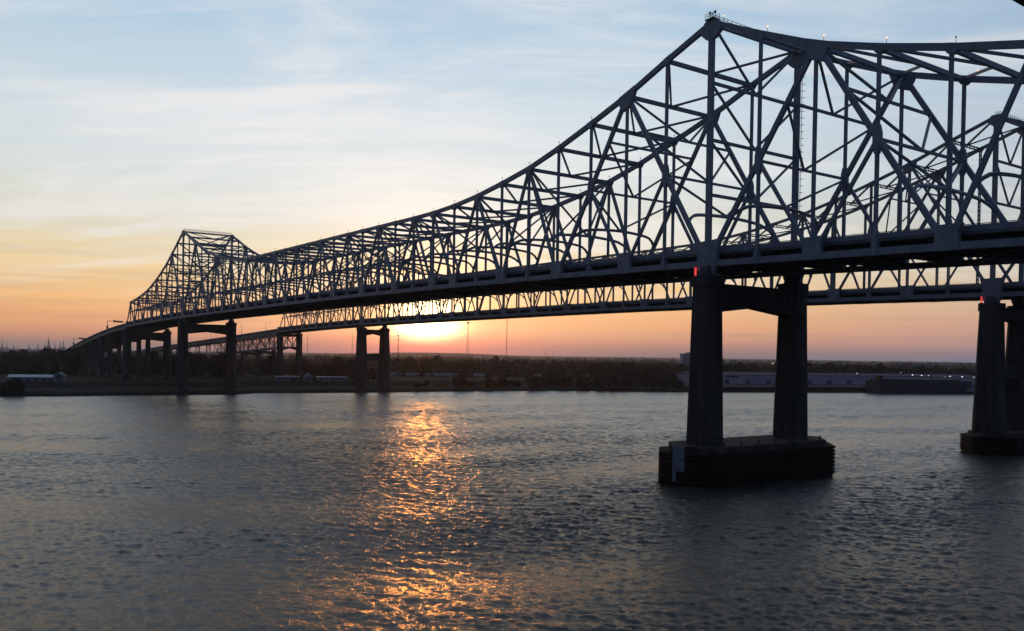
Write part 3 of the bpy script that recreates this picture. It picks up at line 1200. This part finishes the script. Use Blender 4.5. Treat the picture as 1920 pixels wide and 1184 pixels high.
def at_ground(px, depth, z=2.8):
    """ground point in a photo column at a given depth"""
    y = CY + F * (H - z) / depth - 30
    p = at(px, y, depth)
    for _ in range(4):
        p = at(px, y + (p.z - z) * F / depth, depth)
        y = y + (p.z - z) * F / depth
    return Vector((p.x, p.y, z))


SHA = math.atan2(0.353, 0.936)

# long shed and gabled house at far left
p = at_ground(63, 706)
root = thing('long_shed', p, SHA * 0.6, 'long low white shed with a pale bright roof at the far left bank', 'shed')
b = MB(); b.box((-17.5, -5, 0), (17.5, 5, 3.6)); b.build('wall', M['white_wall'], root)
b = MB(); b.plate([(-5.6, 3.6), (5.6, 3.6), (0, 5.6)], -18.2, 18.2)
b.v = [(y, x, z) for x, y, z in b.v]
b.build('roof', M['pale_roof'], root)
for i in range(6):
    b = MB(); b.box((-15 + i * 5.6, -5.06, 0), (-12.4 + i * 5.6, -4.99, 2.7)); b.build('door', M['blue_door'], root)
p = at_ground(112, 700)
root = thing('gabled_house', p, SHA * 0.6, 'white gabled house at the right end of the long shed', 'house')
b = MB(); b.box((-3.6, -4, 0), (3.6, 4, 5.2)); b.build('wall', M['white_wall'], root)
b = MB(); b.plate([(-4.2, 5.2), (4.2, 5.2), (0, 8.2)], -4.6, 4.6); b.build('roof', M['white_wall'], root)
b = MB(); b.box((-1.1, -4.66, 3.6), (1.1, -4.56, 6.0)); b.build('window', M['glass'], root)
b = MB(); b.box((-0.6, -4.06, 0), (0.6, -3.99, 2.2)); b.build('door', M['blue_door'], root)
p = at_ground(577, 800)
root = thing('small_house', p, 0.5, 'small white house with a steep roof right of the older end pier', 'house')
b = MB(); b.box((-3, -3.5, 0), (3, 3.5, 4.2)); b.build('wall', M['white_wall'], root)
b = MB(); b.plate([(-3.5, 4.2), (3.5, 4.2), (0, 7.4)], -4, 4); b.build('roof', M['grey_wall'], root)
for x in (-1.7, 1.1):
    b = MB(); b.box((x, -3.56, 1.2), (x + 0.8, -3.49, 2.6)); b.build('window', M['glass'], root)
p = at_ground(535, 812)
root = thing('low_hall', p, SHA, 'low white hall between the legs of the older end pier', 'hall')
b = MB(); b.box((-9, -5, 0), (12, 5, 3.6)); b.build('wall', M['white_wall'], root)
b = MB(); b.box((-9.6, -5.6, 3.602), (12.6, 5.6, 4.1)); b.build('roof', M['pale_roof'], root)
for i in range(4):
    b = MB(); b.box((-7 + i * 5, -5.06, 1), (-4.6 + i * 5, -4.99, 2.5)); b.build('window', M['glass'], root)
p = at_ground(622, 830)
root = thing('low_hall', p, SHA, 'low pale hall on the open bank left of the far waterline pier', 'hall')
b = MB(); b.box((-14, -5, 0), (14, 5, 3.2)); b.build('wall', M['white_wall'], root)
b = MB(); b.box((-14.6, -5.6, 3.202), (14.6, 5.6, 3.7)); b.build('roof', M['pale_roof'], root)
for i in range(5):
    b = MB(); b.box((-12 + i * 5, -5.06, 1), (-9.6 + i * 5, -4.99, 2.4)); b.build('window', M['glass'], root)

# trailers parked in the yard behind the willows
trailer0 = None
spots = [(737, 1010, 0), (750, 1014, 0), (762, 1018, 0), (776, 1016, 0), (790, 1014, 0), (801, 1020, 0), (822, 1012, 0), (829, 1022, 0),
         (846, 1012, 1), (856, 1014, 1), (893, 1020, 0), (899, 1012, 0), (988, 1030, 0), (1000, 1034, 0), (1010, 1030, 0), (1018, 1034, 0), (1052, 1040, 0), (1068, 1042, 0), (1082, 1040, 0), (1096, 1046, 0)]
for px, dp, blue in spots:
    p = at_ground(px, dp)
    lb = ('pale trailer parked in the yard behind the riverside willows' if not blue else 'blue trailer parked in the yard right of the sunlit pier')
    gp = 'pale trailers in the yard' if not blue else 'blue trailers in the yard'
    root = thing('parked_trailer', p, random.uniform(-0.2, 0.5), lb, 'trailer', gp)
    b = MB(); b.box((-6, -1.3, 1.2), (6, 1.3, 4.1)); b.build('body', M['truck_blue'] if blue else M['truck'], root)
    b = MB()
    for x in (-4.6, -3.4, 3.6, 4.6):
        b.tube((x, -1.25, 0.5), (x, 1.25, 0.5), 0.5, 0.5, 10)
    b.build('wheels', M['ink'], root)

# warehouse on the wharf
pl = at_ground(1292, 862, 4.0)
pr = at_ground(1835, 930, 4.0)
vec = pr - pl
WL = vec.length
wa = math.atan2(vec.y, vec.x)
root = thing('warehouse', pl, wa, 'long lilac riverside warehouse with a row of blue loading doors', 'warehouse')
b = MB(); b.box((0, 0, 0), (WL, 40, 9.0)); b.build('wall', M['lilac_wall'], root)
b = MB(); b.plate([(-1.0, 9.002), (41.0, 9.002), (20, 11.2)], -0.6, WL + 0.6)
b.v = [(y, x, z) for x, y, z in b.v]
b.build('roof', M['grey_roof'], root)
nd = 14
for i in range(nd):
    x = 18 + (WL - 36) * i / (nd - 1)
    b = MB(); b.box((x - 2.6, -0.12, 0), (x + 2.6, 0.02, 4.2)); b.build('door', M['blue_door'], root)
    b = MB(); b.tube((x + 8, -0.2, 0), (x + 8, -0.2, 8.8), 0.12, 0.12, 6); b.build('downpipe', M['grey_wall'], root)
b = MB(); b.box((38, -0.2, 6.3), (52, -0.02, 7.7)); b.build('sign_board', M['ink'], root)
# wharf
q0, q1 = at_ground(1292, 764, 4.0), at_ground(1850, 838, 4.0)
for (a, c, lb) in ((q0, q1, 'dark timber-piled wharf running in front of the lilac warehouse'),):
    v = c - a
    ln = v.length
    root = thing('wharf', a - Vector((0, 0, 4.0)), math.atan2(v.y, v.x), lb, 'wharf')
    b = MB(); b.box((-4, 0, 2.9), (ln, 110, 3.96)); b.build('deck', M['asphalt'], root)
    b = MB(); b.box((-4, 3.0, -2), (ln, 3.5, 2.898)); b.build('bulkhead', M['timber'], root)
    b = MB(); b.box((-4, -0.25, 2.6), (ln, -0.003, 4.3)); b.build('fender', M['timber'], root)
    for i in range(90):
        x = -5 + (ln + 3) * i / 89
        b = MB(); b.tube((x, 0.6, -2), (x, 0.6, 2.9), 0.35, 0.35, 6); b.build('pile', M['timber'], root)
q0, q1 = at_ground(1128, 748, 2.6), at_ground(1286, 757, 2.6)
v = q1 - q0
root = thing('low_jetty', (q0.x, q0.y, 0), math.atan2(v.y, v.x), 'low decayed jetty on short piles left of the near pier', 'jetty')
b = MB(); b.box((0, 0, 2.0), (v.length, 7, 2.5)); b.build('deck', M['timber'], root)
for i in range(26):
    x = 1 + (v.length - 2) * i / 25
    b = MB(); b.tube((x, 0.4, -1.5), (x, 0.4, 2.0 if i % 3 else 3.0), 0.4, 0.4, 6); b.build('pile', M['timber'], root)

# ship moored at the wharf
q0, q1 = at_ground(1651, 786, 0.0), at_ground(1822, 808, 0.0)
v = q1 - q0
ln = v.length
root = thing('moored_barge', (q0.x, q0.y, 0), math.atan2(v.y, v.x), 'big dark blue barge moored along the wharf at right', 'barge')
b = MB()
hp = [(0, -1), (ln - 9, -1), (ln, 4), (ln, 10.5), (ln - 1, 11), (0, 11)]
b.plate(hp, 0, 22)
b.build('hull', M['hull'], root)
b = MB(); b.box((3, 2, 11.002), (ln - 12, 20, 12.6)); b.build('hatch_cover', M['hull'], root)
b = MB(); b.box((0.5, 2, 11.002), (4.5, 8, 15.5)); b.build('deckhouse', M['rust'], root)
b = MB(); b.box((10, 2.5, 12.602), (27, 5, 12.9)); b.build('walkway', M['board'], root)
b = MB()
for i in range(30):
    x = 2 + (ln - 6) * i / 29
    b.tube((x, 0.4, 11), (x, 0.4, 12.2), 0.08, 0.08, 5)
b.bar((2, 0.4, 12.2), (ln - 4, 0.4, 12.2), 0.1, 0.1, (0, 1, 0))
b.build('railing', M['dark_steel'], root)
b = MB(); b.tube((ln * 0.62, 10, 12.6), (ln * 0.66, 10, 24), 0.35, 0.2, 6); b.build('boom', M['rust'], root)
p = at_ground(1824, 800, 0)
root = thing('workboat', p, 0.4, 'small pale workboat between the barge and the older pier', 'boat')
b = MB(); b.plate([(-8, 0.2), (-6.5, -0.6), (6, -0.6), (8.5, 2.4), (-8, 2.0)], -2.4, 2.4); b.build('hull', M['hull'], root)
b = MB(); b.box((-5, -1.8, 2.1), (1.5, 1.8, 4.8)); b.build('cabin', M['white_wall'], root)
b = MB(); b.box((-1.2, -1.4, 4.802), (1.2, 1.4, 6.8)); b.build('wheelhouse', M['white_wall'], root)
b = MB(); b.box((-1.25, -1.45, 5.5), (1.25, 1.45, 6.3)); b.build('window', M['glass'], root)


def mast_lamp(px, py, depth, label, zbase=4.0, r=0.5, m='white_lamp', group=None):
    q = at(px, py, depth)
    root = thing('floodlight', (q.x, q.y, zbase), 0, label, 'floodlight', group)
    h = q.z - zbase
    b = MB(); b.tube((0, 0, 0), (0, 0, h - 0.3), 0.14, 0.1, 6); b.build('pole', M['dark_steel'], root)
    b = MB(); b.box((-r, -r * 0.7, h - r * 0.6), (r, r * 0.7, h + r * 0.6)); b.build('lamp_head', M[m], root)


gl = 'lit floodlight on a mast along the wharf above the moored barge'
for px, py in ((1689, 699), (1711, 703.5), (1728, 704.5), (1741, 704.5), (1771, 706.5), (1781.5, 706), (1804, 707), (1826, 707.5)):
    mast_lamp(px, py, 850, gl, r=random.choice((0.28, 0.36, 0.5)), group='wharf floodlights')
mast_lamp(1607, 701, 858, 'single small lit lamp on the warehouse roof edge', zbase=13.0, r=0.35)
mast_lamp(1449, 682, 1400, 'bright lit lamp among the trees between the near pier legs', zbase=2.8, r=0.9, m='warm_lamp')
mast_lamp(90, 690, 800, 'small warm lamp on the far bank left of the approach foot', zbase=2.8, r=0.16, m='warm_lamp')
mast_lamp(115, 690, 790, 'small warm lamp behind the gabled house', zbase=2.8, r=0.16, m='warm_lamp')

# tower block behind the near pier
p = at_ground(1293, 1500)
root = thing('tower_block', p, 0.1, 'grey high-rise block standing above the trees beside the near pier', 'tower block')
hh = at(1290, 665, 1500).z - 2.8
b = MB(); b.box((-12, 0, 0), (12, 18, hh)); b.build('wall', M['grey_wall'], root)
b = MB(); b.box((-12.6, -0.6, hh + 0.002), (12.6, 18.6, hh + 1.6)); b.box((-4, 4, hh + 1.602), (4, 12, hh + 3.6)); b.build('roof', M['grey_wall'], root)
for i in range(6):
    b = MB(); b.box((-10.9 + i * 4, -0.08, 4), (-9.0 + i * 4, 0.02, hh - 2)); b.build('window', M['glass'], root)


# masts and far industry
def lattice_mast(px, ytop, depth, w0, w1, label, arms=(), legs=3):
    base = at_ground(px, depth)
    h = at(px, ytop, depth).z - 2.8
    root = thing('radio_mast', base, 0, label, 'radio mast')
    b = MB()
    cs = [(math.cos(a), math.sin(a)) for a in (0.3, 2.4, 4.5)]
    rw = lambda z: w0 + (w1 - w0) * z / h
    th = max(0.22, w1 * 0.28)
    for cx, cy in cs:
        b.bar((cx * w0, cy * w0, 0), (cx * w1, cy * w1, h), th, th, (1, 0, 0))
    n = 16
    for i in range(n):
        z0, z1 = h * i / n, h * (i + 1) / n
        for j in range(3):
            (ax, ay), (bx, by) = cs[j], cs[(j + 1) % 3]
            b.bar((ax * rw(z0), ay * rw(z0), z0), (bx * rw(z1), by * rw(z1), z1), th * 0.6, th * 0.6, (0.3, 0.5, 0.8))
    b.build('lattice', M['dark_steel'], root)
    for fz, ln_, sz in arms:
        c = MB(); c.box((-ln_, -0.6, h * fz - sz), (ln_, 0.6, h * fz + sz)); c.build('antenna', M['dark_steel'], root)


lattice_mast(746, 629, 1500, 0.9, 0.7, 'thin mast with antenna arms just right of the far waterline pier', ((0.99, 1.4, 1.0), (0.86, 2.2, 0.5), (0.58, 1.6, 0.5), (0.4, 2.2, 0.7)))
lattice_mast(876.5, 605, 1700, 4.2, 1.0, 'tapered lattice tower with aerials on top right of the sun', ((1.0, 2.6, 0.9), (0.985, 3.2, 0.5)))
lattice_mast(949.5, 560, 2600, 1.5, 1.3, 'tallest guyed mast on the horizon at picture centre')
lattice_mast(660, 622, 2600, 0.9, 0.8, 'faint mast left of the far waterline pier', ((0.55, 2.0, 1.0),))
lattice_mast(576, 628, 2200, 0.8, 0.7, 'faint mast right of the older end pier', ((0.62, 1.6, 1.0),))
lattice_mast(1023, 657, 4200, 1.6, 1.2, 'short faint mast on the horizon right of the tallest mast')
lattice_mast(1037.5, 658, 4200, 1.6, 1.2, 'second short faint mast on the horizon right of the tallest mast')
for i, (px, y) in enumerate(((4, 641), (13, 645), (54, 646), (71, 646), (84, 645), (91, 634), (103, 645), (113, 642), (119, 640), (26, 647))):
    base = at_ground(px, 5200)
    h = at(px, y, 5200).z - 2.8
    root = thing('refinery_column', base, 0, 'tall twin refinery column, the highest on the hazy left skyline' if i == 5 else 'faint refinery stack on the hazy far left skyline', 'refinery stack', None if i == 5 else 'refinery stacks on the left skyline')
    b = MB(); b.tube((0, 0, 0), (0, 0, h * 0.8), 6 if i == 5 else 3.5, 5 if i == 5 else 3, 8); b.tube((0, 0, h * 0.8), (0, 0, h), 2.2, 2.0, 8); b.build('stack', M['grey_wall'], root)
    b = MB(); b.box((-9, -9, 0), (9, 9, h * 0.45)); b.build('frame', M['grey_wall'], root)
# low conical hill under the sun
mb = MB()
c0 = at_ground(812, 7000)
vs = [(c0.x + math.cos(a) * r * 3.0, c0.y + math.sin(a) * r, z) for r, z in ((340, 2), (230, 17), (90, 30), (1, 32)) for a in [i * math.pi / 16 for i in range(32)]]
fs = [(j * 32 + i, j * 32 + (i + 1) % 32, j * 32 + 32 + (i + 1) % 32, j * 32 + 32 + i) for j in range(3) for i in range(32)]
mb.add(vs, fs)
tag(mb.build('hill', M['ground']), kind='structure')

# ------------------------------------------------------------------ trees


def leaf_cards(centres, radii, per, size):
    """many small tilted leaf-clump quads spread through ellipsoidal lobes"""
    out_v, n = [], 0
    for c, r in zip(centres, radii):
        u = rng.normal(size=(per, 3))
        u /= np.linalg.norm(u, axis=1)[:, None]
        rad = rng.uniform(0.55, 1.08, (per, 1))
        p = np.array(c) + u * rad * np.array(r)
        a = rng.normal(size=(per, 3)); a /= np.linalg.norm(a, axis=1)[:, None]
        b = np.cross(a, rng.normal(size=(per, 3))); b /= np.linalg.norm(b, axis=1)[:, None]
        s = rng.uniform(0.55, 1.25, (per, 1)) * size
        quad = np.stack([p - a * s - b * s * 0.6, p + a * s * 0.8 - b * s * 0.5, p + a * s + b * s * 0.7, p - a * s * 0.7 + b * s * 0.6], 1)
        out_v.append(quad.reshape(-1, 3))
        n += per
    return np.concatenate(out_v), n


def fast_mesh(name, verts, nq, m, parent=None):
    me = bpy.data.meshes.new(name)
    me.vertices.add(len(verts))
    me.vertices.foreach_set('co', verts.astype(np.float32).ravel())
    me.loops.add(nq * 4)
    me.loops.foreach_set('vertex_index', np.arange(nq * 4, dtype=np.int32))
    me.polygons.add(nq)
    me.polygons.foreach_set('loop_start', np.arange(0, nq * 4, 4, dtype=np.int32))
    me.update()
    me.materials.append(m)
    o = bpy.data.objects.new(name, me)
    COL.objects.link(o)
    if parent is not None:
        o.parent = parent
    return o


def tree_proto(name, h, spread, lobes, m, label, cat, group, low=0.3, per=70, size=0.75):
    root = thing(name, (0, 0, 0), 0, label, cat, group)
    b = MB()
    b.tube((0, 0, -0.5), (0.2, 0.1, h * 0.45), h * 0.022, h * 0.014, 7)
    cs, rs = [], []
    for i in range(lobes):
        a = i * 2.4 + random.uniform(-0.4, 0.4)
        f = random.uniform(0, 1)
        z = h * (low + (0.86 - low) * f)
        rr = spread * (0.62 if f < 0.75 else 0.3) * random.uniform(0.5, 1.0)
        c = (math.cos(a) * rr, math.sin(a) * rr, z)
        cs.append(c)
        q = spread * random.uniform(0.36, 0.58)
        rs.append((q, q, q * random.uniform(0.7, 0.95)))
        b.tube((0.2, 0.1, h * random.uniform(0.25, 0.45)), c, h * 0.009, h * 0.004, 5)
    b.build('trunk', M['bark'], root)
    v, n = leaf_cards(cs, rs, per, size)
    fast_mesh('crown', v, n, m, root)
    return root


KINDS = [
    ('broadleaf_tree', 20, 7.5, 11, 'leaf_dark', 'dense dark broadleaf tree in the woods along the far bank', 'broadleaf trees on the far bank', 0.3),
    ('bare_tree', 18, 6.5, 9, 'leaf_brown', 'thin brownish winter tree in the woods along the far bank', 'brown winter trees on the far bank', 0.35),
    ('round_tree', 17, 8.5, 10, 'leaf_olive', 'broad round olive tree in the woods along the far bank', 'round olive trees on the far bank', 0.34),
]
protos = []
for nm, h, sp, lo, m, lb, gp, low in KINDS:
    for _ in range(2):
        protos.append(tree_proto(nm, h, sp, lo, M[m], lb, 'tree', gp, low))
willow = [tree_proto('willow_thicket', 8, 5.0, 9, M[m], 'bushy riverside willow at the far waterline', 'willow', 'willows at the far waterline', 0.12, 60, 0.6) for m in ('leaf_dark', 'leaf_brown', 'leaf_olive')]
used = set()


def plant(lst, x, y, z, sc):
    sc *= random.choice((0.75, 0.9, 1.0, 1.1, 1.3))
    i = random.randrange(len(lst))
    pr = lst[i]
    s = (sc * random.uniform(0.85, 1.2), sc * random.uniform(0.85, 1.2), sc * random.uniform(0.85, 1.15))
    rz = random.uniform(0, 6.28)
    if id(pr) not in used:
        used.add(id(pr))
        pr.location = (x, y, z); pr.rotation_euler = (0, 0, rz); pr.scale = s
        return
    copy_thing(pr, (x, y, z), rz, s)


def blocked(p):
    for base, W in ((NEW0, W_NEW), (OLD0, W_OLD)):
        r = p - base
        s, t = r.dot(D), r.dot(N)
        if -7 < t < W + 7 and s < 1150:
            return True
    return False


# (photo column from, to, depth from, to, count, size)
ZONES = [(-60, 125, 860, 1020, 30, 1.15), (120, 250, 850, 1000, 22, 1.15), (250, 420, 800, 960, 26, 1.05), (420, 530, 830, 980, 18, 0.95),
         (555, 672, 850, 1000, 22, 1.0), (735, 880, 1040, 1160, 28, 1.0), (880, 1110, 1060, 1180, 34, 0.95), (1110, 1290, 880, 1060, 34, 0.9),
         (1360, 1470, 960, 1100, 18, 0.95), (1515, 1840, 990, 1150, 40, 0.95)]
for x0, x1, d0, d1, n, sc in ZONES:
    k_ = 0
    while k_ < n:
        p = at_ground(x0 + (x1 - x0) * (k_ + random.random()) / n, random.uniform(d0, d1))
        k_ += 1
        if blocked(p):
            continue
        plant(protos, p.x, p.y, 2.6, sc)
for x0, x1, n, sc, o0, o1 in ((860, 1000, 16, 0.75, 8, 40), (1000, 1292, 40, 1.0, 6, 42), (780, 860, 6, 0.5, 10, 40), (5, 40, 4, 0.8, 4, 14), (570, 670, 7, 0.5, 60, 95), (250, 330, 6, 0.5, 66, 90)):
    for i in range(n):
        px = x0 + (x1 - x0) * (i + random.random()) / n
        dp = 760.0
        for _ in range(6):
            g = at_ground(px, dp)
            dp += (shore_y(g.x) - g.y)
        g = at_ground(px, dp)
        o = random.uniform(o0, o1)
        q = g + SH_N * o
        plant(willow, q.x, q.y, 2.0, sc)

# the woods beyond, which read as one mass
cs, rs = [], []
for i in range(5200):
    dp = 1130 * (8.0 ** (random.random() ** 1.25))
    px = random.uniform(-120, 2040)
    x = (px - 960) / F * dp
    pt = math.sin(x * 0.013 + 1.7 * math.sin(dp * 0.004)) * math.sin(dp * 0.009 + 0.8 * math.sin(x * 0.021))
    if pt < -0.45 and random.random() < 0.7:
        continue
    hgt = 11 + 4.5 * pt + random.uniform(-2.5, 4.5)
    r = random.uniform(4.5, 9) * (1 + dp / 9000)
    cs.append((x, dp, 2.8 + hgt - r * 0.7))
    rs.append((r, r, r * 0.8))
for i in range(700):
    # understorey between the trees one can tell apart
    px = random.uniform(-80, 1860)
    dp = random.uniform(1000, 1200) if 735 < px < 1110 else random.uniform(880, 1100)
    if px > 1300 and dp < 985:
        dp += 110
    g = at_ground(px, dp)
    if blocked(g):
        continue
    r = random.uniform(3, 5.5)
    cs.append((g.x, g.y, 2.8 + r * 0.7))
    rs.append((r * 1.3, r * 1.3, r))
v, n = leaf_cards(cs, rs, 26, 2.1)
o = fast_mesh('distant_woods', v, n, M['leaf_dark'])
tag(o, 'flat hazy woodland stretching to the horizon beyond the far bank', kind='stuff')

# ------------------------------------------------------------------ canopy edge of the ship the picture is taken from
zc = 2.7
ra, rb = ray(1896, 0), ray(1920, 13.5)
A, Bp = ra * (zc / ra.z), rb * (zc / rb.z)
dr = (Bp - A).normalized()
pr_ = Vector((dr.y, -dr.x, 0))
if pr_.x < 0:
    pr_ = -pr_
root = thing('ship_canopy', (A.x, A.y, H), math.atan2(dr.y, dr.x), 'dark canopy edge of the viewing ship cutting the upper right corner', 'canopy')
sgn = 1 if Vector((-dr.y, dr.x, 0)).dot(pr_) > 0 else -1
b = MB(); b.box((-1.5, min(0, sgn * 3), zc), (4.5, max(0, sgn * 3), zc + 0.14)); b.build('roof_panel', M['dark_steel'], root)
b = MB(); b.box((-1.5, min(sgn * 0.5, sgn * 0.6), zc - 0.12), (4.5, max(sgn * 0.5, sgn * 0.6), zc - 0.002)); b.build('beam', M['dark_steel'], root)
for x in (0.5, 4.2):
    b = MB(); b.tube((x, sgn * 2.8, -1.6), (x, sgn * 2.8, zc), 0.06, 0.06, 8); b.build('post', M['dark_steel'], root)

# ------------------------------------------------------------------ haze
HAZE = 1.0
if HAZE:
    mb = MB()
    mb.box((-13900, -700, -2.6), (13900, 14500, 121))
    hz = bpy.data.materials.new('haze_air')
    hz.use_nodes = True
    k = NT(hz.node_tree)
    pv = k.n('ShaderNodeVolumePrincipled')
    pv.inputs['Color'].default_value = (0.78, 0.80, 0.90, 1)
    pv.inputs['Density'].default_value = 4.5e-5
    pv.inputs['Anisotropy'].default_value = 0.8
    out = k.n('ShaderNodeOutputMaterial')
    k.put(out.inputs['Volume'], pv.outputs[0])
    o = mb.build('haze', hz)
    tag(o, kind='stuff')
